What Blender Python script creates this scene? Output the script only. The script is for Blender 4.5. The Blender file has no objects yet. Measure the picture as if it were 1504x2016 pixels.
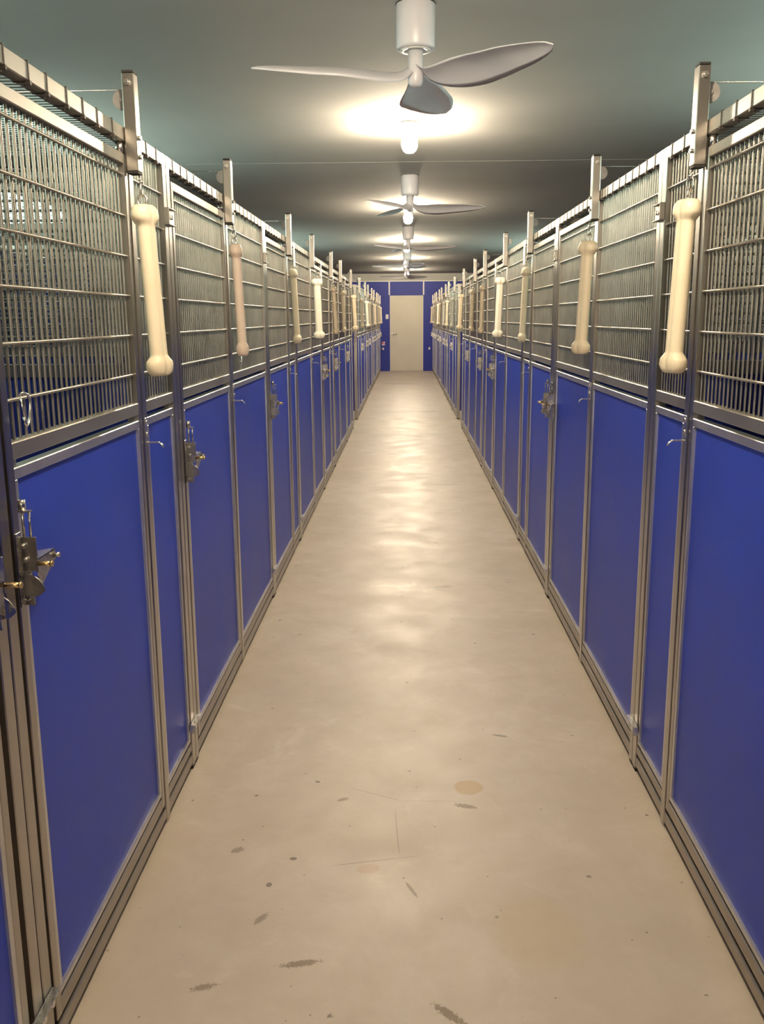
import bpy, bmesh, math, random
from mathutils import Vector, Matrix
random.seed(7)
sc = bpy.context.scene
COL = sc.collection
PI = math.pi

# ------------------------------------------------------------------ materials
def new_mat(name):
    m = bpy.data.materials.new(name); m.use_nodes = True
    nt = m.node_tree; b = nt.nodes['Principled BSDF']
    return m, nt, b

def N(nt, typ, **kw):
    n = nt.nodes.new(typ)
    for k, v in kw.items():
        if k in ('operation', 'blend_type', 'data_type', 'feature', 'noise_dimensions', 'voronoi_dimensions', 'clamp', 'interpolation_type', 'rotation_type'):
            setattr(n, k, v)
        else:
            n.inputs[k].default_value = v
    return n

def noisy(name, c1, c2, scale=8, rough=(.4, .5), metal=0, bump=0, bscale=200, stretch=(1, 1, 1), detail=4, spec=.5, coat=0):
    m, nt, b = new_mat(name)
    tc = N(nt, 'ShaderNodeTexCoord'); mp = N(nt, 'ShaderNodeMapping', Scale=stretch)
    nt.links.new(tc.outputs['Object'], mp.inputs['Vector'])
    no = N(nt, 'ShaderNodeTexNoise', Scale=scale, Detail=detail, Roughness=.6)
    nt.links.new(mp.outputs[0], no.inputs['Vector'])
    cr = N(nt, 'ShaderNodeValToRGB')
    cr.color_ramp.elements[0].position = .3; cr.color_ramp.elements[1].position = .7
    cr.color_ramp.elements[0].color = (*c1, 1); cr.color_ramp.elements[1].color = (*c2, 1)
    nt.links.new(no.outputs['Fac'], cr.inputs[0]); nt.links.new(cr.outputs[0], b.inputs['Base Color'])
    mr = N(nt, 'ShaderNodeMapRange'); mr.inputs['To Min'].default_value = rough[0]; mr.inputs['To Max'].default_value = rough[1]
    nt.links.new(no.outputs['Fac'], mr.inputs['Value']); nt.links.new(mr.outputs[0], b.inputs['Roughness'])
    b.inputs['Metallic'].default_value = metal; b.inputs['Specular IOR Level'].default_value = spec
    if coat: b.inputs['Coat Weight'].default_value = coat
    if bump:
        n2 = N(nt, 'ShaderNodeTexNoise', Scale=bscale, Detail=2)
        nt.links.new(tc.outputs['Object'], n2.inputs['Vector'])
        bp = N(nt, 'ShaderNodeBump', Strength=bump, Distance=.002)
        nt.links.new(n2.outputs['Fac'], bp.inputs['Height']); nt.links.new(bp.outputs[0], b.inputs['Normal'])
    return m

def emit(name, col, st):
    m, nt, b = new_mat(name)
    b.inputs['Base Color'].default_value = (*col, 1)
    b.inputs['Emission Color'].default_value = (*col, 1); b.inputs['Emission Strength'].default_value = st
    return m

M = {}
M['steel'] = noisy('brushed_steel', (.36, .335, .30), (.46, .43, .395), 5, (.25, .34), 1, .03, 300, (1, 1, .25))
M['rail'] = noisy('satin_steel_rail', (.37, .34, .30), (.46, .43, .385), 5, (.40, .50), 1, .03, 300, (1, .25, 1))
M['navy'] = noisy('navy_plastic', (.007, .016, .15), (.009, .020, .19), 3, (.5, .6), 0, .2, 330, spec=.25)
M['latch'] = noisy('latch_steel', (.44, .42, .39), (.55, .53, .50), 30, (.22, .32), 1)
M['rod'] = noisy('steel_rod', (.35, .32, .28), (.45, .42, .37), 9, (.34, .44), 1)
M['trim'] = noisy('aluminium_trim', (.54, .53, .52), (.66, .65, .64), 12, (.30, .40), .9, .05, 250)
M['zinc'] = noisy('bright_zinc', (.66, .64, .6), (.8, .78, .74), 30, (.2, .32), 1)
M['brass'] = noisy('brass_pin', (.62, .45, .2), (.74, .56, .28), 30, (.2, .3), 1)
M['blue'] = noisy('blue_plastic', (.012, .042, .40), (.015, .052, .47), 3, (.40, .50), 0, .25, 330, spec=.32)
M['bluewall'] = noisy('blue_wall_paint', (.010, .024, .26), (.013, .030, .31), 2, (.5, .6), 0, .1, 120)
M['black'] = noisy('black_rubber_and_gap_shade', (.008, .007, .006), (.014, .012, .01), 20, (.6, .7))
M['tie'] = noisy('black_tie', (.02, .015, .012), (.04, .03, .025), 20, (.45, .6))
M['wire'] = noisy('dark_roof_wire', (.03, .035, .035), (.06, .065, .06), 20, (.5, .6), .3)
M['pulley'] = noisy('grey_pulley_plastic', (.16, .15, .14), (.24, .23, .22), 30, (.3, .4))
M['cream'] = noisy('cream_nylon', (.70, .60, .42), (.78, .69, .52), 6, (.38, .48), 0, .04, 90)
M['ivory'] = noisy('ivory_nylon', (.78, .73, .60), (.84, .79, .68), 6, (.36, .46), 0, .04, 90)
M['pink'] = noisy('pinkish_nylon', (.62, .48, .38), (.70, .56, .46), 6, (.42, .52), 0, .04, 90)
M['tan'] = noisy('tan_nylon', (.60, .50, .35), (.68, .58, .43), 6, (.4, .5), 0, .04, 90)
M['fan'] = noisy('fan_paint', (.58, .57, .62), (.64, .63, .67), 3, (.3, .4))
M['fanring'] = noisy('fan_white_ring', (.74, .72, .68), (.8, .78, .74), 3, (.4, .5))
M['ceiling'] = noisy('ceiling_paint', (.41, .405, .385), (.45, .445, .425), 1.2, (.85, .95), 0, .05, 60, spec=.12)
M['bulkhead'] = noisy('bulkhead_paint', (.40, .40, .375), (.44, .44, .41), 2, (.8, .9), spec=.15)
M['white'] = noisy('white_plastic', (.72, .72, .74), (.8, .8, .82), 5, (.35, .45))
M['whitetrim'] = noisy('white_trim', (.70, .69, .68), (.78, .77, .76), 5, (.4, .5))
M['door'] = noisy('beige_door_paint', (.60, .56, .46), (.65, .61, .51), 2, (.45, .55), 0, .03, 80)
M['skirt'] = noisy('pale_kick_plate', (.56, .54, .50), (.64, .62, .58), 4, (.4, .5))
M['outer'] = noisy('pale_wall_paint', (.30, .30, .29), (.36, .36, .34), 2, (.5, .6))
M['red'] = noisy('pinkish_red_print', (.45, .10, .14), (.55, .2, .24), 300, (.5, .6))
M['bulb'] = emit('lit_bulb', (1, .83, .60), 820)
M['pane'] = emit('daylit_pane', (.73, 1, .86), 6)

def floor_mat():
    m, nt, b = new_mat('sealed_concrete')
    L = nt.links.new
    tc = N(nt, 'ShaderNodeTexCoord')
    obj = tc.outputs['Object']
    def noise(scale, detail=5, rough=.6, stretch=None, dist=0):
        v = obj
        if stretch:
            mp = N(nt, 'ShaderNodeMapping', Scale=stretch); L(obj, mp.inputs[0]); v = mp.outputs[0]
        n = N(nt, 'ShaderNodeTexNoise', Scale=scale, Detail=detail, Roughness=rough, Distortion=dist); L(v, n.inputs['Vector']); return n.outputs['Fac']
    def ramp(fac, stops):
        r = N(nt, 'ShaderNodeValToRGB'); e = r.color_ramp.elements
        while len(e) < len(stops): e.new(.5)
        for i, (p, c) in enumerate(stops): e[i].position = p; e[i].color = c if len(c) == 4 else (*c, 1)
        L(fac, r.inputs[0]); return r.outputs[0]
    def mix(fac, a, c2):
        x = N(nt, 'ShaderNodeMix', data_type='RGBA'); L(fac, x.inputs['Factor']); L(a, x.inputs['A'])
        if isinstance(c2, tuple): x.inputs['B'].default_value = (*c2, 1)
        else: L(c2, x.inputs['B'])
        return x.outputs['Result']
    def scal(fac, k):
        x = N(nt, 'ShaderNodeMath', operation='MULTIPLY'); L(fac, x.inputs[0]); x.inputs[1].default_value = k; return x.outputs[0]
    base = ramp(noise(.9, 6, .62), [(.3, (.53, .45, .36)), (.52, (.61, .53, .44)), (.72, (.68, .605, .515))])
    mot = ramp(noise(6, 6, .65, dist=.6), [(.36, (1, 1, 1)), (.62, (0, 0, 0))])
    base = mix(scal(mot, .42), base, (.47, .375, .285))
    mo2 = ramp(noise(2.3, 7, .7, dist=.8), [(.38, (1, 1, 1)), (.60, (0, 0, 0))])
    base = mix(scal(mo2, .34), base, (.45, .385, .30))
    pale = ramp(noise(3.2, 6, .7, dist=1.2), [(.58, (0, 0, 0)), (.70, (1, 1, 1))])
    base = mix(scal(pale, .40), base, (.72, .65, .55))
    grn = ramp(noise(.55, 3, .5), [(.5, (0, 0, 0)), (.72, (1, 1, 1))])
    base = mix(scal(grn, .25), base, (.40, .385, .30))
    # small dark specks
    vo = N(nt, 'ShaderNodeTexVoronoi', voronoi_dimensions='2D', Scale=4.6); L(obj, vo.inputs['Vector'])
    no = noise(60, 2)
    ad = N(nt, 'ShaderNodeMath', operation='MULTIPLY_ADD'); L(no, ad.inputs[0]); ad.inputs[1].default_value = .07; L(vo.outputs['Distance'], ad.inputs[2])
    sp = N(nt, 'ShaderNodeMapRange'); L(ad.outputs[0], sp.inputs['Value'])
    sp.inputs['From Min'].default_value = .050; sp.inputs['From Max'].default_value = .036
    base = mix(scal(sp.outputs[0], .8), base, (.13, .095, .06))
    vo = N(nt, 'ShaderNodeTexVoronoi', voronoi_dimensions='2D', Scale=1.9); L(obj, vo.inputs['Vector'])
    ad = N(nt, 'ShaderNodeMath', operation='MULTIPLY_ADD'); L(no, ad.inputs[0]); ad.inputs[1].default_value = .05; L(vo.outputs['Distance'], ad.inputs[2])
    sp = N(nt, 'ShaderNodeMapRange'); L(ad.outputs[0], sp.inputs['Value'])
    sp.inputs['From Min'].default_value = .040; sp.inputs['From Max'].default_value = .030
    base = mix(scal(sp.outputs[0], .85), base, (.10, .075, .05))
    # individual stains, smears and scratches of the slab
    fine = noise(150, 3, .8)
    wob = noise(14, 4, .6)
    def stain(cx, cy, a, bb, rot, col, st, rag=.0, streak=0.0):
        nonlocal base
        s = N(nt, 'ShaderNodeVectorMath', operation='SUBTRACT'); L(obj, s.inputs[0]); s.inputs[1].default_value = (cx, cy, 0)
        r = N(nt, 'ShaderNodeVectorRotate', rotation_type='Z_AXIS'); L(s.outputs[0], r.inputs['Vector']); r.inputs['Angle'].default_value = -rot
        k = N(nt, 'ShaderNodeVectorMath', operation='MULTIPLY'); L(r.outputs[0], k.inputs[0]); k.inputs[1].default_value = (1 / a, 1 / bb, 0)
        ln = N(nt, 'ShaderNodeVectorMath', operation='LENGTH'); L(k.outputs[0], ln.inputs[0])
        ad = N(nt, 'ShaderNodeMath', operation='MULTIPLY_ADD'); L(wob, ad.inputs[0]); ad.inputs[1].default_value = .5; L(ln.outputs['Value'], ad.inputs[2])
        f = ad.outputs[0]
        if rag:
            a2 = N(nt, 'ShaderNodeMath', operation='MULTIPLY_ADD'); L(fine, a2.inputs[0]); a2.inputs[1].default_value = rag; L(f, a2.inputs[2]); f = a2.outputs[0]
        mr = N(nt, 'ShaderNodeMapRange', interpolation_type='SMOOTHSTEP'); L(f, mr.inputs['Value'])
        off = .25 + rag * .5
        mr.inputs['From Min'].default_value = 1.12 + off; mr.inputs['From Max'].default_value = .88 + off - .4 * streak
        base = mix(scal(mr.outputs[0], st), base, col)
    stain(.195, 2.68, .046, .046, 0, (.44, .29, .12), .75)
    stain(-.243, 1.860, .046, .011, .22, (.15, .095, .05), .8, 2.6, .3)
    stain(.092, 1.705, .045, .011, -.75, (.13, .08, .04), .85, 3.0, .2)
    stain(-.195, 2.60, .020, .010, .5, (.24, .19, .12), .75, 2.2, .3)
    stain(.178, 2.565, .034, .012, -.3, (.16, .11, .06), .8, 3.0, .2)
    stain(.013, 2.144, .034, .005, -1.15, (.24, .19, .13), .8, .5)
    stain(-.10, 2.635, .090, .0022, -.45, (.27, .24, .18), .6)
    stain(.085, 2.594, .105, .0020, 0, (.27, .24, .18), .5)
    stain(-.027, 2.42, .12, .0018, 1.63, (.25, .22, .17), .6)
    stain(-.09, 2.272, .125, .0022, .21, (.27, .23, .17), .6)
    stain(-.10, 2.235, .03, .020, .2, (.45, .27, .14), .45, 2.6)
    stain(.32, 1.98, .13, .16, 0, (.46, .36, .18), .40, .4, .8)
    stain(-.45, 1.78, .03, .010, .3, (.16, .10, .05), .7, 3.0, .3)
    stain(-.36, 2.02, .026, .010, 1.0, (.16, .11, .065), .65, 3.0, .3)
    stain(-.47, 2.32, .022, .014, .6, (.18, .13, .08), .6, 3.0, .3)
    stain(-.36, 2.16, .008, .010, 0, (.08, .06, .04), .8)
    stain(-.31, 2.28, .010, .007, 0, (.10, .07, .05), .8)
    stain(.33, 3.05, .030, .008, -.3, (.16, .13, .09), .7, 1.2)
    stain(.20, 4.9, .05, .02, .2, (.26, .23, .18), .6, 1.2)
    stain(-.02, 6.4, .16, .05, .1, (.30, .27, .21), .45, .8, .6)
    stain(.30, 8.1, .2, .03, -.06, (.28, .25, .2), .5, .8, .5)
    stain(.05, 14.6, .55, .25, 0, (.33, .31, .25), .5, .5, 1)
    stain(-.1, 21.0, .5, .45, 0, (.33, .32, .26), .5, .5, 1)
    stain(.0, 11.6, .6, .3, 0, (.36, .33, .26), .4, .5, 1)
    # pour bands across the slab
    bnd = ramp(noise(.9, 2, .4, (.12, 1, 1)), [(.42, (0, 0, 0)), (.62, (1, 1, 1))])
    base = mix(scal(bnd, .22), base, (.42, .37, .29))
    L(base, b.inputs['Base Color'])
    rr = N(nt, 'ShaderNodeMapRange'); L(noise(4, 5, .6), rr.inputs['Value'])
    rr.inputs['From Min'].default_value = .3; rr.inputs['From Max'].default_value = .7
    rr.inputs['To Min'].default_value = .40; rr.inputs['To Max'].default_value = .54
    L(rr.outputs[0], b.inputs['Roughness'])
    b.inputs['Specular IOR Level'].default_value = .42
    bp = N(nt, 'ShaderNodeBump', Strength=.14, Distance=.003); L(noise(38, 4), bp.inputs['Height']); L(bp.outputs[0], b.inputs['Normal'])
    return m
M['floor'] = floor_mat()

# ------------------------------------------------------------------ mesh helpers
class MB:
    """collects shapes of ONE mesh; s mirrors the outward axis for the two rows"""
    def __init__(self, s=None):
        self.bm = bmesh.new(); self.s = s; self.mi = 0
    def P(self, u, v, z):
        if self.s is None: return Vector((u, v, z))
        return Vector((-self.s * v, u, z))
    def box(self, u0, u1, v0, v1, z0, z1, bev=0.0):
        bm = self.bm
        vs = [bm.verts.new(self.P(u, v, z)) for u in (u0, u1) for v in (v0, v1) for z in (z0, z1)]
        fs = [bm.faces.new([vs[i] for i in q]) for q in ((0, 1, 3, 2), (4, 6, 7, 5), (0, 4, 5, 1), (2, 3, 7, 6), (0, 2, 6, 4), (1, 5, 7, 3))]
        for f in fs: f.material_index = self.mi
        if bev:
            es = list({e for f in fs for e in f.edges})
            r = bmesh.ops.bevel(bm, geom=es, offset=bev, segments=1, affect='EDGES', profile=.5)
            for f in r['faces']: f.material_index = self.mi
        return self
    def cyl(self, a, b, r, n=8, r2=None, cap=True):
        bm = self.bm; a = self.P(*a); b = self.P(*b); d = (b - a).normalized()
        t = Vector((0, 0, 1)) if abs(d.z) < .9 else Vector((1, 0, 0))
        e1 = d.cross(t).normalized(); e2 = d.cross(e1)
        if r2 is None: r2 = r
        ra = [bm.verts.new(a + r * (math.cos(2 * PI * i / n) * e1 + math.sin(2 * PI * i / n) * e2)) for i in range(n)]
        rb = [bm.verts.new(b + r2 * (math.cos(2 * PI * i / n) * e1 + math.sin(2 * PI * i / n) * e2)) for i in range(n)]
        for i in range(n):
            f = bm.faces.new((ra[i], ra[(i + 1) % n], rb[(i + 1) % n], rb[i])); f.smooth = n > 5; f.material_index = self.mi
        if cap:
            for q in (ra, rb[::-1]):
                f = bm.faces.new(q); f.material_index = self.mi
        return self
    def path(self, pts, r, n=6, closed=False):
        k = len(pts)
        P = [self.P(*p) for p in pts]; rings = []
        prev = None
        for i in range(k):
            if closed: d = P[(i + 1) % k] - P[i - 1]
            else: d = P[min(i + 1, k - 1)] - P[max(i - 1, 0)]
            d.normalize()
            if prev is None:
                t = Vector((0, 0, 1)) if abs(d.z) < .9 else Vector((1, 0, 0)); e1 = d.cross(t).normalized()
            else:
                e1 = (prev - d * prev.dot(d)).normalized()
            prev = e1; e2 = d.cross(e1)
            rings.append([self.bm.verts.new(P[i] + r * (math.cos(2 * PI * j / n) * e1 + math.sin(2 * PI * j / n) * e2)) for j in range(n)])
        for i in range(k if closed else k - 1):
            A, B = rings[i], rings[(i + 1) % k]
            for j in range(n):
                f = self.bm.faces.new((A[j], A[(j + 1) % n], B[(j + 1) % n], B[j])); f.smooth = True; f.material_index = self.mi
        if not closed:
            for q in (rings[0], rings[-1][::-1]):
                f = self.bm.faces.new(q); f.material_index = self.mi
        return self
    def plate(self, pts, du):
        """polygon in the v-z plane pts=(u,v,z), thickened by du along u"""
        A = [self.bm.verts.new(self.P(*p)) for p in pts]
        B = [self.bm.verts.new(self.P(p[0] + du, p[1], p[2])) for p in pts]
        n = len(pts)
        for q in (A[::-1], B):
            f = self.bm.faces.new(q); f.material_index = self.mi
        for i in range(n):
            f = self.bm.faces.new((A[i], A[(i + 1) % n], B[(i + 1) % n], B[i])); f.material_index = self.mi
        return self
    def lathe(self, prof, c=(0, 0, 0), n=32):
        rings = []
        for r, z in prof:
            rings.append([self.bm.verts.new(self.P(c[0] + r * math.cos(2 * PI * i / n), c[1] + r * math.sin(2 * PI * i / n), c[2] + z)) for i in range(n)])
        for a, b in zip(rings, rings[1:]):
            for i in range(n):
                f = self.bm.faces.new((a[i], a[(i + 1) % n], b[(i + 1) % n], b[i])); f.smooth = True; f.material_index = self.mi
        for q in (rings[0][::-1], rings[-1]):
            f = self.bm.faces.new(q); f.material_index = self.mi
        return self
    def mesh(self, name, mats):
        bmesh.ops.recalc_face_normals(self.bm, faces=self.bm.faces[:])
        me = bpy.data.meshes.new(name); self.bm.to_mesh(me); self.bm.free()
        for m in (mats if isinstance(mats, (list, tuple)) else [mats]): me.materials.append(m)
        return me

def link(name, me, parent=None, loc=None):
    o = bpy.data.objects.new(name, me); COL.objects.link(o)
    if parent is not None: o.parent = parent
    if loc is not None: o.location = loc
    return o
def tag(o, label=None, cat=None, group=None, kind=None):
    if label: o['label'] = label
    if cat: o['category'] = cat
    if group: o['group'] = group
    if kind: o['kind'] = kind
    return o
def empty(name, loc, rz=0):
    o = bpy.data.objects.new(name, None); COL.objects.link(o); o.empty_display_size = .1
    o.location = loc; o.rotation_euler = (0, 0, rz); return o
def struct(name, mb, mat, **k):
    return tag(link(name, mb.mesh(name, mat), **k), kind='structure')

CACHE = {}
def cached(key, fn):
    if key not in CACHE: CACHE[key] = fn()
    return CACHE[key]

# ------------------------------------------------------------------ sizes
CEIL = 2.63
D = {-1: .70, 1: .742}
XO = {-1: -2.64, 1: 2.68}          # outer walls
YB, YF = -3.0, 26.05
DEPTH = 1.86                       # kennel depth
TOP, RAILB = 1.92, 1.886
PW = .038                          # post width
MIDT, MIDB = 1.236, 1.205
TRT, TRB = 1.190, 1.170            # top strip of the blue infill

# ------------------------------------------------------------------ setting
struct('floor', MB().box(XO[-1] - .1, XO[1] + .1, YB - .1, YF + .2, -.1, 0), M['floor'])
struct('ceiling', MB().box(XO[-1] - .1, XO[1] + .1, YB - .1, YF + .2, CEIL, CEIL + .1), M['ceiling'])
jn = 0
for y in (3.2, 7.55, 13.28, 18.6, 24.3):
    jn += 1
    struct('trim_%d' % jn, MB().box(XO[-1], XO[1], y - .004, y + .004, CEIL - .0012, CEIL), M['ceiling'])
struct('wall_back', MB().box(XO[-1] - .1, XO[1] + .1, YB - .1, YB, 0, CEIL), M['outer'])
# far wall with its doorway
DX0, DX1, DZ = -.428, .480, 2.045
w = MB()
w.box(XO[-1] - .1, DX0 - .006, YF, YF + .1, 0, CEIL); w.box(DX1 + .006, XO[1] + .1, YF, YF + .1, 0, CEIL)
w.box(DX0 - .006, DX1 + .006, YF, YF + .1, DZ + .006, CEIL)
struct('wall_far', w, M['bluewall'])
struct('trim_%d' % (jn + 1), MB().box(XO[-1], XO[1], YF - .10, YF, 2.442, CEIL), M['bulkhead'])
struct('trim_%d' % (jn + 2), MB().box(XO[-1], XO[1], YF - .115, YF, 2.420, 2.442), M['whitetrim'])
struct('trim_%d' % (jn + 3), MB().box(-.466, -.428, YF - .012, YF, 2.065, 2.42), M['whitetrim'])
struct('trim_%d' % (jn + 4), MB().box(.474, .512, YF - .012, YF, 2.065, 2.42), M['whitetrim'])
door = struct('door_1', MB().box(DX0, DX1, YF + .012, YF + .052, .008, DZ, .002), M['door'])
tag(door, 'plain beige door closing the far end of the corridor', 'door')
h = MB(); hx, hz = DX0 + .07, 1.02
h.cyl((hx, YF + .012, hz), (hx, YF - .004, hz), .032, 20)
h.cyl((hx, YF - .004, hz), (hx, YF - .045, hz), .011, 12)
h.path([(hx, YF - .045, hz), (hx + .03, YF - .048, hz), (hx + .075, YF - .046, hz - .004), (hx + .115, YF - .04, hz - .008)], .011, 10)
link('handle', h.mesh('handle', M['latch']), door)['label'] = 'chrome lever handle'
fr = MB()
fr.box(DX0 - .006, DX0 - .001, YF - .006, YF + .09, 0, DZ + .006); fr.box(DX1 + .001, DX1 + .006, YF - .006, YF + .09, 0, DZ + .006)
fr.box(DX0 - .006, DX1 + .006, YF - .006, YF + .09, DZ + .001, DZ + .006)
struct('trim_%d' % (jn + 5), fr, M['whitetrim'])
# outer walls with high windows
WIN = {-1: [(1.2, 3.4), (5.1, 7.6), (13.2, 16.4)], 1: [(3.0, 5.6), (14.0, 17.0)]}
WZ0, WZ1 = 1.62, 2.33
nw = 0
for s, nm in ((-1, 'wall_left'), (1, 'wall_right')):
    a, b = sorted((XO[s], XO[s] + s * .1))
    w = MB(); w.box(a, b, YB - .1, YF + .1, 0, WZ0); w.box(a, b, YB - .1, YF + .1, WZ1, CEIL)
    e = [YB - .1] + [q for p in WIN[s] for q in p] + [YF + .1]
    for i in range(0, len(e), 2): w.box(a, b, e[i], e[i + 1], WZ0, WZ1)
    struct(nm, w, M['outer'])
    for y0, y1 in WIN[s]:
        nw += 1
        f = MB()
        xi = XO[s]; xa, xb = sorted((xi + s * .01, xi + s * .06))
        f.box(xa, xb, y0, y1, WZ0, WZ0 + .04); f.box(xa, xb, y0, y1, WZ1 - .04, WZ1)
        k = 3
        for i in range(k + 1):
            yc = y0 + .02 + (y1 - y0 - .04) * i / k
            f.box(xa, xb, yc - .02, yc + .02, WZ0 + .04, WZ1 - .04)
        wo = struct('window_%d' % nw, f, M['whitetrim'])
        xa, xb = sorted((xi + s * .05, xi + s * .056))
        link('pane', MB().box(xa, xb, y0 + .01, y1 - .01, WZ0 + .01, WZ1 - .01).mesh('pane', M['pane']), wo)

# small things on the far wall
def switch(x, z):
    r = empty('switch_plate', (x, YF, z)); tag(r, 'white switch plate on the blue wall left of the beige door', 'switch')
    link('plate', MB().box(-.040, .040, -.010, 0, -.062, .062, .004).mesh('plate', M['white']), r)
    link('rocker', MB().box(-.012, .012, -.016, -.010, -.022, .022, .002).mesh('rocker', M['whitetrim']), r)
switch(-.511, 1.485)
r = tag(empty('notice', (-.616, YF, .757)), 'small pinkish red and white notice on the blue wall low at left', 'sign')
link('card', MB().box(-.042, .042, -.004, 0, -.05, .05).mesh('card', M['red']), r)
link('white_spot', MB().cyl((.026, -.004, .030), (.026, -.006, .030), .018, 16).mesh('white_spot', M['white']), r)
link('white_band', MB().box(-.038, .038, -.0055, -.004, -.044, -.020).mesh('white_band', M['white']), r)
for x, lab in ((-.628, 'small metal tap on the blue wall below the reddish notice'), (.655, 'small metal tap on the blue wall right of the beige door')):
    r = tag(empty('wall_tap', (x, YF, .615)), lab, 'tap', 'wall taps beside the far door')
    t = MB(); t.cyl((0, 0, 0), (0, -.006, 0), .026, 16); t.cyl((0, -.006, 0), (0, -.06, 0), .011, 12)
    t.path([(0, -.055, 0), (0, -.075, -.004), (0, -.088, -.02), (0, -.09, -.045)], .010, 10)
    link('spout', t.mesh('spout', M['zinc']), r)
    t = MB(); t.cyl((0, -.05, .01), (0, -.05, .035), .006, 8); t.cyl((0, -.05, .035), (0, -.05, .045), .022, 14)
    link('tap_handle', t.mesh('tap_handle', M['zinc']), r)

# ------------------------------------------------------------------ kennels
def grille(s, u0, u1, z0, z1, v=-.016, pitch=.028, hz=None, r=.0031, rh=.0035, m='rod'):
    mb = MB(s); n = max(1, round((u1 - u0) / pitch)); p = (u1 - u0) / n
    for i in range(n):
        u = u0 + (i + .5) * p
        mb.cyl((u, v, z0 - .002), (u, v, z1 + .002), r, 6, cap=False)
    for z in (hz or []):
        mb.cyl((u0 - .002, v + r + rh, z), (u1 + .002, v + r + rh, z), rh, 6, cap=False)
    return mb.mesh('bar_grille', M[m])
HZ = [1.31, 1.41, 1.51, 1.608, 1.707, 1.806]

def infill(s, u0, u1, z0, z1):
    """blue sheet and its light edge channel"""
    a = MB(s).box(u0 + .004, u1 - .004, -.022, -.010, z0 + .004, z1 - .004).mesh('blue_infill', M['blue'])
    t = MB(s); w = .014
    t.box(u0, u1, -.028, -.003, z1 - .021, z1, .0015); t.box(u0, u1, -.028, -.003, z0, z0 + w, .0015)
    t.box(u0, u0 + w, -.028, -.003, z0 + w, z1 - .021, .0015); t.box(u1 - w, u1, -.028, -.003, z0 + w, z1 - .021, .0015)
    return a, t.mesh('edge_channel', M['trim'])

def latch_mesh(s, d):
    """slam latch standing out from the gate stile, its plate square to the row; d=+1 when the gate lies towards higher u"""
    mb = MB(s); q = -d
    mb.box(-.0015, .0015, 0, .035, 1.004, 1.068, .0006)                                  # upper plate
    mb.box(-.0015, .0015, 0, .024, .940, 1.004, .0006)                                   # lower plate
    mb.box(-.011, .011, 0, .003, .938, 1.075, .0006)                                     # back plate
    for z, v in ((1.052, .012), (1.026, .014)):
        mb.cyl((q * .0015, v, z), (q * .008, v, z), .0056, 6); mb.cyl((q * .008, v, z), (q * .012, v, z), .0036, 8)
    mb.cyl((0, .014, 1.068), (0, .014, 1.122), .0026, 8); mb.cyl((0, .026, 1.068), (0, .026, 1.116), .002, 6)
    mb.box(-.006, .006, .008, .030, 1.114, 1.117); mb.cyl((0, .014, 1.117), (0, .014, 1.136), .0068, 6)
    # folded shield lying over the gate and the bolt at its tip
    a = [(d * .003, .033, 1.026), (d * .088, .033, 1.026), (d * .090, .033, 1.006), (d * .050, .033, .990), (d * .003, .033, .966)]
    A = [mb.bm.verts.new(mb.P(*k)) for k in a]; B = [mb.bm.verts.new(mb.P(k[0], .031, k[2])) for k in a]
    mb.bm.faces.new(A); mb.bm.faces.new(B[::-1])
    for k in range(5): mb.bm.faces.new((A[k], A[(k + 1) % 5], B[(k + 1) % 5], B[k]))
    a = [(d * .003, .002, 1.027), (d * .045, .002, 1.029), (d * .088, .033, 1.026), (d * .003, .033, 1.026)]
    A = [mb.bm.verts.new(mb.P(*k)) for k in a]; B = [mb.bm.verts.new(mb.P(k[0], k[1], k[2] - .002)) for k in a]
    mb.bm.faces.new(A); mb.bm.faces.new(B[::-1])
    for k in range(4): mb.bm.faces.new((A[k], A[(k + 1) % 4], B[(k + 1) % 4], B[k]))
    mb.cyl((d * .082, .033, 1.014), (d * .082, .044, 1.014), .005, 6)
    # quadrant
    qd = [(q * .006, .002, .988), (q * .006, .010, 1.001)]
    for k in range(7):
        g = math.radians(82 - k * 13); qd.append((q * .006, .006 + .040 * math.cos(g), .966 + .036 * math.sin(g)))
    qd += [(q * .006, .036, .960), (q * .006, .022, .957), (q * .006, .004, .960)]
    mb.plate(qd, .0025)
    mb.path([(q * .004, .011 + .006 * math.cos(k * PI / 6), .956 + .006 * math.sin(k * PI / 6)) for k in range(12)], .002, 6, True)
    mb.mi = 1
    mb.cyl((q * .002, .034, 1.019), (q * .002, .062, 1.019), .0046, 12); mb.cyl((q * .002, .058, 1.019), (q * .002, .063, 1.019), .0056, 12)
    return mb.mesh('latch', [M['latch'], M['brass']])

def hook_mesh(s):
    mb = MB(s)
    mb.box(-.008, .008, 0, .0025, 1.122, 1.192, .0006)
    for z in (1.182, 1.150): mb.cyl((0, .002, z), (0, .007, z), .0058, 10)
    mb.box(-.004, .004, 0, .036, 1.124, 1.128, .0008)
    for du in (-.0028, .0028): mb.path([(du, .034, 1.126), (du, .041, 1.122), (du, .047, 1.113)], .0018, 6)
    return mb.mesh('leash_hook', M['zinc'])

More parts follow.
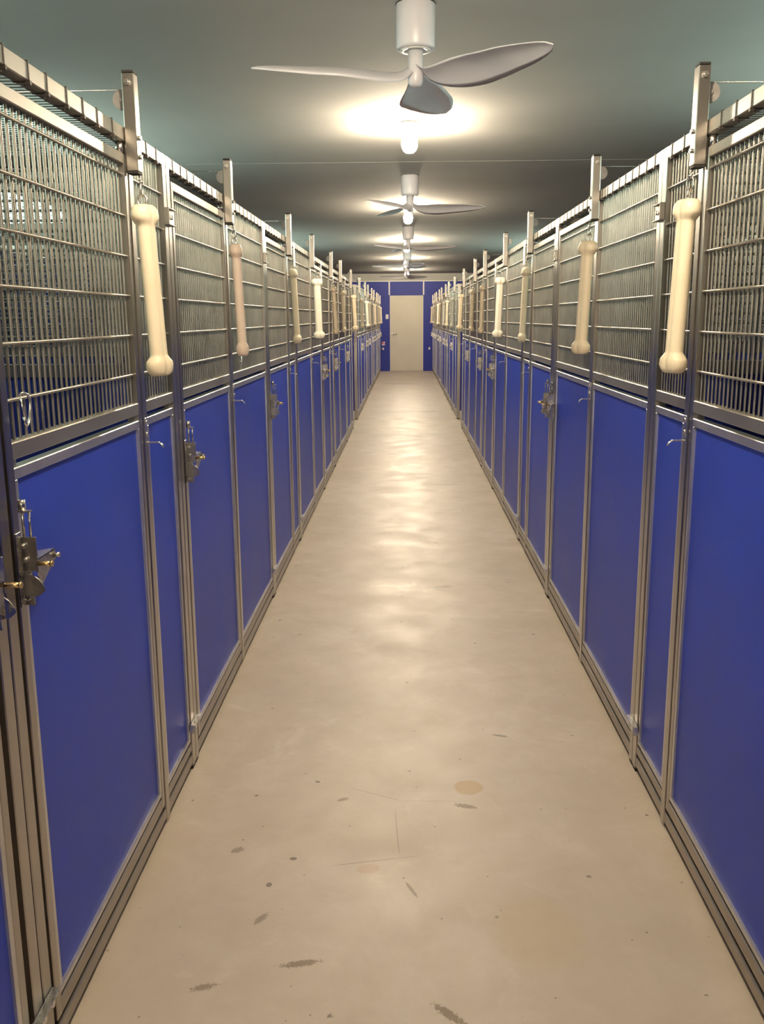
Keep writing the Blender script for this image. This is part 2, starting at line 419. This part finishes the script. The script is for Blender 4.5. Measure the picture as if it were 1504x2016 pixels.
def clip_mesh(s, wid, bolts):
    mb = MB(s); a = wid / 2
    mb.box(-a, a, 0, .003, -.024, .024); mb.box(-a, a, .003, .014, .021, .024, .0006); mb.box(-a, a, .003, .014, -.024, -.021, .0006)
    mb.box(-a, -a + .003, .003, .014, -.021, .021)
    for u in bolts: mb.cyl((u, .003, 0), (u, .011, 0), .007, 6)
    return mb.mesh('joining_clip', M['steel'])
def floor_clip_mesh(s):
    mb = MB(s); a = .05
    mb.box(-a, a, 0, .003, -.014, .014, .0006); mb.box(-a, a, .003, .018, .011, .014, .0006); mb.box(-a - .002, -a, 0, .018, -.014, .014)
    for u in (-.02, .022): mb.cyl((u, .003, -.002), (u, .014, -.002), .0075, 6)
    return mb.mesh('floor_clip', M['zinc'])
def tie_mesh(s):
    mb = MB(s); e = .0012
    z0, z1 = RAILB - .001, TOP + .002
    mb.box(-.0022, .0022, 0, e, z0, z1); mb.box(-.0022, .0022, -.030, e, z1 - e, z1); mb.box(-.0022, .0022, -.030, e, z0 - e, z0)
    mb.box(-.004, .004, -.006, .0035, z0 - .006, z0 + .002); mb.box(-.0012, .0012, -.010, -.006, z0 - .009, z0 - .004)
    return mb.mesh('cable_tie', M['tie'])

def pulley_post(s, root, u):
    r = link('pulley_post', cached(('pp', s), lambda: MB(s).box(-.019, .019, .0015, .0315, 1.815, 2.045, .002).mesh('pulley_post', M['steel'])), root, (0, u, 0))
    for z in (2.0455, 1.809):
        link('end_cap', cached(('cap', s, z), lambda: MB(s).box(-.018, .018, .0025, .0305, z, z + .0055, .001).mesh('end_cap', M['black'])), r)
    def bolt():
        mb = MB(s); mb.cyl((-.019, .016, 2.022), (-.026, .016, 2.022), .008, 6); mb.cyl((-.026, .016, 2.022), (-.031, .016, 2.022), .0045, 10)
        return mb.mesh('bolt', M['zinc'])
    link('bolt', cached(('bolt', s), bolt), r)
    for z in (1.850, 1.895): link('bolt', cached(('bolt', s, z), lambda: MB(s).cyl((0, .0315, z), (0, .038, z), .006, 6).mesh('bolt', M['zinc'])), r)
    def wheel():
        mb = MB(s); mb.cyl((-.006, -.003, 1.985), (.006, -.003, 1.985), .024, 24); mb.cyl((-.009, -.003, 1.985), (.009, -.003, 1.985), .006, 10); return mb.mesh('pulley_wheel', M['pulley'])
    link('pulley_wheel', cached(('wheel', s), wheel), r)
    link('cable', cached(('cable', s), lambda: MB(s).cyl((0, -.008, 2.0085), (0, -DEPTH, 1.998), .0013, 6).mesh('cable', M['zinc'])), r)

def kennel(s, y0, y1, pc, near, label, group, ties=True, clips=True, pull=True, end=False):
    """one kennel: y0..y1 along the corridor, hinge post centred on pc; near=True when the gate is on the camera side"""
    W = y1 - y0; p = pc - y0
    root = tag(empty('kennel', (s * D[s], y0, 0)), label, 'kennel', group)
    g = .003
    pa0, pa1, pb0, pb1 = g, g + PW, W - g - PW, W - g
    for u0, u1 in ((pa0, pa1), (pb0, pb1), (p - .018, p + .018)):
        link('post', MB(s).box(u0, u1, -.032, 0, .012, TOP if u0 != p - .018 else RAILB, .002).mesh('post', M['steel']), root)
    for u0, u1 in ((pa1, p - .018), (p + .018, pb0)):
        pass
    link('top_rail', MB(s).box(pa1, pb0, -.032, -.0005, RAILB, TOP, .002).mesh('top_rail', M['rail']), root)
    sl = MB(s)
    sl.box(pa1, p - .018, -.034, -.001, .022, .053, .002); sl.box(p + .018, pb0, -.034, -.001, .022, .053, .002)
    link('sill_rail', sl.mesh('sill_rail', M['rail']), root)
    for u in (pa0, pb0):
        link('foot', cached(('foot', s), lambda: MB(s).box(.002, PW - .002, -.03, -.002, 0, .0125).mesh('foot', M['black'])), root, (0, u, 0))
    link('gap_shade_strip', MB(s).box(pa0 + .002, pb1 - .002, -.0395, -.0355, .003, .118).mesh('gap_shade_strip', M['black']), root)  # black strip added to stand for the shade in the sill and bottom gaps
    # ---- gate
    if near: ga, gb = pa1 + .020, p - .018 - .005
    else: ga, gb = p + .018 + .005, pb0 - .020
    su = pa1 + .001 if near else pb0 - .019
    link('stop_strip', MB(s).box(su, su + .018, -.020, -.017, .055, RAILB - .002).mesh('stop_strip', M['steel']), root)
    st = .026; z0, z1 = .066, 1.856
    fm = MB(s)
    fm.box(ga, ga + st, -.030, -.002, z0, z1, .002); fm.box(gb - st, gb, -.030, -.002, z0, z1, .002)
    fm.mi = 1
    for a, b in ((z1 - .026, z1), (MIDB, MIDT), (z0, z0 + .034)): fm.box(ga + st, gb - st, -.030, -.002, a, b, .002)
    for u in (ga + st + .012, gb - st - .012): fm.box(u - .012, u + .012, -.026, -.008, TRT, MIDB)
    gate = link('gate', fm.mesh('gate', [M['steel'], M['rail']]), root)
    a, t = infill(s, ga + st, gb - st, z0 + .042, TRT)
    link('blue_infill', a, gate); link('edge_channel', t, gate)
    link('bar_grille', grille(s, ga + st, gb - st, MIDT, z1 - .026, hz=HZ), gate)
    hu = (gb - .013) if near else (ga + .013)
    link('hinge_pin', cached(('pin', s), lambda: MB(s).cyl((0, -.015, 1.8565), (0, -.015, 1.8855), .011, 12).mesh('hinge_pin', M['zinc'])), gate, (0, hu, 0))
    lu = ga + .010 if near else gb - .010
    link('latch', cached(('latch', s, near), lambda: latch_mesh(s, 1 if near else -1)), gate, (-s * -.002, lu, 0))
    # ---- fixed side panel
    if near: sa, sb = p + .018, pb0
    else: sa, sb = pa1, p - .018
    fm = MB(s); fm.mi = 1
    fm.box(sa, sb, -.030, -.002, MIDB, MIDT, .002); fm.box(sa, sb, -.030, -.002, .066, .094, .002)
    fm.box(sa, sa + .006, -.028, -.005, .092, 1.207); fm.box(sb - .006, sb, -.028, -.005, .092, 1.207)
    for u in (sa + .012, sb - .012): fm.box(u - .011, u + .011, -.026, -.008, TRT, MIDB)
    side = link('side_panel', fm.mesh('side_panel', [M['steel'], M['rail']]), root)
    a, t = infill(s, sa + .007, sb - .007, .102, TRT)
    link('blue_infill', a, side); link('edge_channel', t, side)
    link('bar_grille', grille(s, sa, sb, MIDT, RAILB, hz=HZ), side)
    # ---- fittings
    if pull:
        pulley_post(s, root, p - .022)
        link('leash_hook', cached(('hook', s), lambda: hook_mesh(s)), root, (0, p - .006, 0))
    if clips:
        link('joining_clip', cached(('clip', s), lambda: clip_mesh(s, .088, (-.012, .016))), root, (-s * .0005, W, 1.745))
        link('floor_clip', cached(('fclip', s), lambda: floor_clip_mesh(s)), root, (-s * .0005, W - .01, .150))
    if ties:
        n = max(2, round((pb0 - pa1) / .098)); tm = cached(('tie', s), lambda: tie_mesh(s))
        for i in range(n):
            u = pa1 + (pb0 - pa1) * (i + .5) / n
            u += random.uniform(-.008, .008)
            if abs(u - (p - .022)) < .028: u = p + .012
            link('cable_tie', tm, root, (0, u, 0))
    # ---- divider on the far side, rear panel and wire roof
    q = W - .020
    dv = MB(s)
    dv.box(q - .014, q + .014, -DEPTH, -.034, 1.28, 1.32, .002); dv.box(q - .014, q + .014, -DEPTH, -.034, RAILB, TOP - .002, .002)
    dv.box(q - .014, q + .014, -DEPTH, -.041, .012, .05, .002); dv.box(q - .014, q + .014, -DEPTH, -DEPTH + .03, .05, 1.886, .002)
    div = link('divider', dv.mesh('divider', M['steel']), root)
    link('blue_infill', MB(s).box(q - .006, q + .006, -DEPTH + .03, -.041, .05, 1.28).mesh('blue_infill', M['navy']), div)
    def dg():
        mb = MB(s); v0, v1 = -DEPTH + .03, -.036
        n = int((v1 - v0) / .03)
        for i in range(n):
            v = v0 + (i + .5) * (v1 - v0) / n
            mb.cyl((.004, v, 1.318), (.004, v, 1.888), .0047, 6, cap=False)
            if i % 2 == 0: mb.cyl((-.008, v + .012, 1.318), (-.008, v + .012, 1.888), .0030, 6, cap=False)
        z = 1.345
        while z < 1.88:
            mb.cyl((-.002, v0, z), (-.002, v1, z), .0042, 6, cap=False); z += .028
        return mb.mesh('bar_grille', M['rod'])
    link('bar_grille', cached(('dg', s), dg), div, (0, q, 0))
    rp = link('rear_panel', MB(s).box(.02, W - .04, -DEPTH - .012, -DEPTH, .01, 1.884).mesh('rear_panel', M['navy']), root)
    rt = MB(s)
    rt.box(.006, W - .04, -DEPTH - .03, -DEPTH - .013, 1.28, 1.32); rt.box(.006, W - .04, -DEPTH - .03, -DEPTH - .001, RAILB, TOP - .002)
    link('rear_rail', rt.mesh('rear_rail', M['steel']), root)
    wm = MB(s); zr = TOP - .006
    n = int(W / .025)
    for i in range(n):
        u = (i + .5) * W / n
        wm.cyl((u, -DEPTH, zr), (u, -.010, zr + .008), .0011, 4, cap=False)
    n = int(DEPTH / .075)
    for i in range(1, n): wm.cyl((.005, -i * .075, zr + .001), (W - .005, -i * .075, zr + .001), .0011, 4, cap=False)
    link('roof_mesh', wm.mesh('roof_mesh', M['wire']), root)
    return root

# (y0, y1, hinge post, gate near the camera)
NEAR = [(1.535, 2.83, 2.468, True), (2.83, 4.735, 3.755, None), (4.735, 6.015, 5.635, True), (6.015, 7.90, 7.005, False),
        (7.90, 9.15, 8.76, True), (9.15, 11.05, 9.99, True), (11.05, 12.37, 11.90, True)]
FAR = [(13.55, 14.95, 14.12), (14.95, 16.83, 16.05), (16.83, 18.05, 17.28), (18.05, 19.93, 19.2), (19.93, 21.2, 20.47), (21.2, 23.08, 22.4), (23.08, 24.35, 23.65), (24.35, 25.98, 25.35)]
SIDE = {-1: 'left', 1: 'right'}
ORD = ['first', 'second', 'third', 'fourth', 'fifth', 'sixth', 'seventh', 'eighth']
note = {0: 'narrow blue side panel beyond its gate', 2: 'narrow side panel beyond its blue gate', 3: 'wide side panel before its gate',
        4: 'narrow side panel beyond its gate', 5: 'wide side panel beyond its gate', 6: 'last before the cross aisle'}
PULLS = []
for s in (-1, 1):
    kennel(s, -.40, 1.535, .72, False, 'nearest kennel of the %s row, cut off by the photo edge' % SIDE[s], 'kennels along the corridor', ties=False, pull=False)
    for i, (y0, y1, pc, near) in enumerate(NEAR):
        if near is None: near = s < 0
        nt_ = note.get(i) or ('wide side panel beyond its gate' if near else 'wide side panel before its gate')
        kennel(s, y0, y1, pc, near, '%s whole kennel in the %s row, %s' % (ORD[i], SIDE[s], nt_), 'kennels along the corridor', clips=i < 6)
        PULLS.append((s, pc, i))
    for i, (y0, y1, pc) in enumerate(FAR):
        kennel(s, y0, y1, pc, False, '%s steel and blue kennel beyond the cross aisle in the %s row' % (ORD[i], SIDE[s]), 'kennels beyond the cross aisle', ties=False, clips=i < 7)
        PULLS.append((s, pc, 10 + i))
    # return panel that closes the far block towards the cross aisle
    r = tag(empty('return_panel', (s * D[s], 13.50, 0)), 'blue return panel with pale kick plate facing the cross aisle, %s side' % SIDE[s], 'panel', 'return panels at the cross aisle')
    link('corner_post', MB(s).box(0, .045, -.045, 0, .012, TOP, .002).mesh('corner_post', M['steel']), r)
    link('kick_plate', MB(s).box(.006, .034, -DEPTH, -.045, 0, .125).mesh('kick_plate', M['skirt']), r)
    link('blue_infill', MB(s).box(.010, .030, -DEPTH, -.045, .125, 1.25).mesh('blue_infill', M['bluewall']), r)
    rl = MB(s); rl.box(.006, .034, -DEPTH, -.045, 1.25, 1.29, .002); rl.box(.006, .034, -DEPTH, -.045, RAILB, TOP, .002)
    link('rail', rl.mesh('rail', M['steel']), r)
    g = MB(s)
    for k in range(int((DEPTH - .06) / .03)): g.cyl((.02, -.06 - k * .03, 1.288), (.02, -.06 - k * .03, 1.888), .003, 6, cap=False)
    for k in range(18): g.cyl((.015, -DEPTH, 1.32 + k * .032), (.015, -.045, 1.32 + k * .032), .0026, 6, cap=False)
    link('bar_grille', g.mesh('bar_grille', M['rod']), r)

# ------------------------------------------------------------------ bone shaped pulls
def bone_mesh(mat):
    mb = MB(); bm = mb.bm; n = 40
    def prof(t):                    # t = distance from the nearer end
        R0, c0, R1, c1 = .0262, .0160, .0186, .0078
        if t < .027:
            k = max(0, 1 - ((.027 - t) / .027) ** 2.1) ** (1 / 2.1)
            return .012 + (R0 - .012) * k, c0 * (.6 + .4 * k)
        if t < .031: return R0, c0
        if t < .056:
            a = (t - .031) / .025; k = .5 + .5 * math.cos(a * PI)
            return R1 + (R0 - R1) * k, c1 + (c0 - c1) * k
        return R1, c1
    Lb = .43
    zs = [0, .0007, .002, .004, .008, .013, .019, .024, .029, .034, .037, .040, .043, .046, .049, .052, .055, .062]
    ts = zs + [.10, .16] + [Lb / 2]
    zz = ts + [Lb - t for t in ts[::-1][1:]]
    rings = []
    for z in zz:
        r, c = prof(min(z, Lb - z)); ring = []
        for i in range(n):
            th = 2 * PI * i / n; cs = abs(math.cos(th)); sn = math.sin(th)
            R = .65 * (c * cs + math.sqrt(max(r * r - c * c * sn * sn, 1e-9))) + .35 / math.sqrt((cs / (r + c)) ** 2 + (sn / (r * .97)) ** 2)
            ring.append(bm.verts.new((R * math.cos(th), R * math.sin(th), -z)))
        rings.append(ring)
    for a, b in zip(rings, rings[1:]):
        for i in range(n):
            f = bm.faces.new((a[i], a[(i + 1) % n], b[(i + 1) % n], b[i])); f.smooth = True
    bm.faces.new(rings[0]); bm.faces.new(rings[-1][::-1])
    return mb.mesh('bone', mat)
def clip2_mesh():
    mb = MB(); k = 16
    mb.path([(.012 * math.cos(2 * PI * i / k), 0, .010 + .015 * math.sin(2 * PI * i / k)) for i in range(k)], .0026, 8, True)
    mb.path([(0, .009 * math.cos(2 * PI * i / k), .037 + .016 * math.sin(2 * PI * i / k)) for i in range(k)], .0024, 8, True)
    mb.cyl((0, 0, .050), (0, 0, .060), .0048, 10)
    return mb.mesh('snap_clip', M['zinc'])
BONE = {k: bone_mesh(M[k]) for k in ('cream', 'ivory', 'pink', 'tan')}
CLIP = clip2_mesh()
look = {(-1, 0): ('cream', 66), (-1, 1): ('pink', 100), (-1, 2): ('cream', 95), (-1, 3): ('ivory', 5), (-1, 4): ('tan', 80), (-1, 5): ('cream', 100), (-1, 6): ('cream', 20),
        (1, 0): ('cream', 112), (1, 1): ('tan', 128), (1, 2): ('cream', 85), (1, 3): ('ivory', 12), (1, 4): ('tan', 95), (1, 5): ('cream', 70), (1, 6): ('cream', 15)}
cname = {'cream': 'cream', 'ivory': 'ivory white', 'pink': 'pinkish', 'tan': 'dull tan'}
for s, pc, i in PULLS:
    kind, yaw = look.get((s, i)) or (('cream', 'ivory', 'tan', 'ivory')[(i + (s > 0)) % 4], random.uniform(40, 140))
    v = .026
    x = s * D[s] - s * v; y = pc - .032
    if i < 10: lab = '%s bone-shaped pull handle hanging on the %s row, %s' % (cname[kind], SIDE[s], 'nearest the camera' if i == 0 else '%s from the camera' % ORD[i])
    else: lab = 'bone-shaped pull handle on the %s row, %s beyond the cross aisle' % (SIDE[s], ORD[i - 10])
    r = tag(empty('bone_pull', (x, y, 1.735), 0), lab, 'pull handle', 'bone shaped pulls along the kennels')
    b = link('bone', BONE[kind], r); bv = .022 if yaw < 38 or yaw > 142 else .011; b.location = (-s * bv, 0, 0)
    tilt = .035 + random.uniform(-.01, .012)
    b.rotation_euler = Matrix.Rotation(0, 3, 'X').to_euler()
    b.rotation_euler = (Matrix.Rotation(-s * -tilt * 1.0, 3, 'Y') @ Matrix.Rotation(math.radians(yaw), 3, 'Z')).to_euler()
    c = link('snap_clip', CLIP, r, (-s * (bv - .003), 0, 0)); c.rotation_euler = (0, 0, math.radians(random.uniform(-40, 60)))
    cb = MB(); cb.path([(-s * (bv - .004), 0, .055), (-s * .004, .004, .064), (0, .008, .073)], .0016, 6)
    link('cable', cb.mesh('cable', M['zinc']), r)

# carabiners left on the bars
def carabiner(s, u, v_, lab):
    r = tag(empty('carabiner', (s * D[s], u, 1.31)), lab, 'carabiner', 'carabiners on the kennel bars')
    mb = MB(s)
    pts = [(-.012, .004, .010), (-.004, .007, .012), (.006, .010, .008), (.010, .012, -.002), (.008, .012, -.016), (.002, .012, -.034), (-.004, .012, -.044), (-.013, .012, -.047), (-.020, .012, -.042), (-.022, .012, -.030)]
    mb.path(pts, .0026, 8)
    link('hook', mb.mesh('hook', M['zinc']), r)
    mb = MB(s); mb.path([(-.012, .004, .010), (-.018, .008, -.008), (-.021, .012, -.028)], .0017, 8)
    link('gate', mb.mesh('gate', M['zinc']), r)
carabiner(-1, 1.672, 0, 'silver carabiner hooked on the lowest bar of the nearest left gate')
carabiner(-1, 3.905, 0, 'silver carabiner hung on bars beside the pinkish bone-shaped pull')

# ------------------------------------------------------------------ ceiling fans and lamps
def blade_mesh():
    mb = MB(); bm = mb.bm
    st = []
    K = 26
    for i in range(K + 1):
        t = i / K; r = .022 + (.640 - .022) * t
        if t < .44: a = t / .44; c = .060 + (.196 - .060) * math.sin(a * PI / 2)
        else:
            a = (t - .44) / .56; c = .196 * math.sqrt(max(0, 1 - a ** 2.2)) * (1 - .22 * a) + .002
        pit = math.radians(30 - 13 * min(1, t * 2.0))
        z = .040 * math.exp(-t * 16) + .011 * t * t 
        sw = .020 * math.sin(min(1, t * 1.5) * PI) - .035 * t ** 3
        st.append((r, c, pit, z, sw))
    m = 8; th = .0035
    for sgn in (1, -1):
        rows = []
        for r, c, p, z, sw in st:
            row = []
            for j in range(m + 1):
                w_ = (j / m - .5) * c; cam = .020 * (c / .185) * (1 - (2 * j / m - 1) ** 2)
                y = w_ * math.cos(p) + sw; zz = z - w_ * math.sin(p) + cam + sgn * th * (1 - (2 * j / m - 1) ** 4)
                row.append(bm.verts.new((r, y, zz)))
            rows.append(row)
        for a, b in zip(rows, rows[1:]):
            for j in range(m):
                f = bm.faces.new((a[j], a[j + 1], b[j + 1], b[j])); f.smooth = True
    bmesh.ops.remove_doubles(bm, verts=bm.verts[:], dist=.0006)
    return mb.mesh('blade', M['fan'])
BLADE = blade_mesh()
FANS = [(.040, 3.88, 80), (.038, 8.24, 0), (.035, 12.73, -10), (.030, 17.12, 60), (.022, 21.5, 45)]
fl = ['large pale three-blade ceiling fan nearest the camera', 'second pale ceiling fan, seen right in front of a lit bulb', 'third pale ceiling fan from the camera',
      'fourth pale ceiling fan, small and close to the far end', 'farthest small pale ceiling fan just before the far wall']
def fan_parts():
    d = {}
    mb = MB(); mb.lathe([(.070, 2.6295), (.0755, 2.627), (.0755, 2.478), (.072, 2.469), (.062, 2.465), (.060, 2.466)], n=48); d['motor_housing'] = mb.mesh('motor_housing', M['fan'])
    mb = MB(); mb.lathe([(.060, 2.468), (.060, 2.4625), (.040, 2.4625), (.040, 2.468)], n=40); d['ring'] = mb.mesh('ring', M['fanring'])
    mb = MB(); mb.lathe([(.078, 2.630), (.078, 2.6275)], n=40); d['gasket'] = mb.mesh('gasket', M['black'])
    mb = MB(); mb.lathe([(.030, 2.466), (.030, 2.372), (.029, 2.352), (.024, 2.338), (.012, 2.331)], n=28); d['down_rod'] = mb.mesh('down_rod', M['fan'])
    return d
FP = fan_parts()
for (x, y, th), lab in zip(FANS, fl):
    r = tag(empty('ceiling_fan', (x, y, 0)), lab, 'fan', 'ceiling fans along the corridor')
    for k, me in FP.items(): link(k, me, r)
    for j in range(3):
        b = link('blade', BLADE, r, (0, 0, 2.352)); b.rotation_euler = (0, 0, math.radians(th + 120 * j))
ll = ['nearest lit bulb on the ceiling, glowing behind the first fan blade', 'second lit ceiling bulb, glowing behind the second fan', 'third lit ceiling bulb, glowing behind the third fan',
      'fourth lit ceiling bulb, small, beside the fourth fan', 'farthest lit ceiling bulb, small, by the far wall']
LAMPS = [(.026, 6.06), (.028, 10.45), (.016, 14.85), (.012, 19.25), (.03, 23.65)]
mb = MB(); mb.lathe([(.052, 2.63), (.052, 2.618), (.040, 2.606), (.026, 2.600), (.024, 2.575)], n=28); LB = mb.mesh('lamp_holder', M['whitetrim'])
mb = MB(); mb.lathe([(.018, 2.575), (.022, 2.566), (.036, 2.545), (.041, 2.515), (.040, 2.485), (.032, 2.462), (.018, 2.449), (.004, 2.446)], n=28)
for v_ in mb.bm.verts: v_.co.x *= 1.2; v_.co.y *= .55
BU = mb.mesh('bulb', M['bulb'])
def lamp(x, y, lab, grp):
    r = tag(empty('ceiling_lamp', (x, y, 0)), lab, 'lamp', grp)
    link('lamp_holder', LB, r); link('bulb', BU, r)
for (x, y), lab in zip(LAMPS, ll): lamp(x, y, lab, 'lit bulbs along the ceiling')
lamp(.03, 1.66, 'lit ceiling bulb over the viewer, above the top edge of the photo', 'lit bulbs along the ceiling')
lamp(.03, -1.9, 'lit ceiling bulb behind the viewer', 'lit bulbs along the ceiling')

# ------------------------------------------------------------------ world, camera, view
w = bpy.data.worlds.new('dim_sky'); sc.world = w; w.use_nodes = True
w.node_tree.nodes['Background'].inputs[0].default_value = (.55, .7, .68, 1); w.node_tree.nodes['Background'].inputs[1].default_value = .3

F, PIT, YAW, ROL, H = 1820., math.radians(11.85), math.radians(1.515), math.radians(-.40), 1.45
def ray(x, y):
    X = (x - 752) / F; Dn = (y - 1008) / F
    c, s = math.cos(ROL), math.sin(ROL)
    xx = c * X + s * Dn; dn = -s * X + c * Dn
    c, s = math.cos(PIT), math.sin(PIT)
    yy = c - dn * s; zz = -s - dn * c
    c, s = math.cos(YAW), math.sin(YAW)
    return Vector((c * xx - s * yy, s * xx + c * yy, zz))
fwd = ray(752, 1008).normalized()
rgt = (ray(752 + F, 1008) - ray(752, 1008)).normalized()
up = -(ray(752, 1008 + F) - ray(752, 1008)).normalized()
cd = bpy.data.cameras.new('camera'); cam = bpy.data.objects.new('camera', cd); COL.objects.link(cam)
m = Matrix((rgt, up, -fwd)).transposed().to_4x4(); m.translation = Vector((0, 0, H)); cam.matrix_world = m
cd.sensor_fit = 'VERTICAL'; cd.sensor_height = 36; cd.lens = 36 * F / 2016; cd.clip_start = .05; cd.clip_end = 200
sc.camera = cam
vs = sc.view_settings; vs.view_transform = 'Standard'; vs.look = 'None'; vs.gamma = 1; vs.use_curve_mapping = False; vs.exposure = 0.66
sc.cycles.use_denoising = True
sc.cycles.max_bounces = 10; sc.cycles.diffuse_bounces = 5; sc.cycles.glossy_bounces = 5
sc.cycles.sample_clamp_indirect = 8
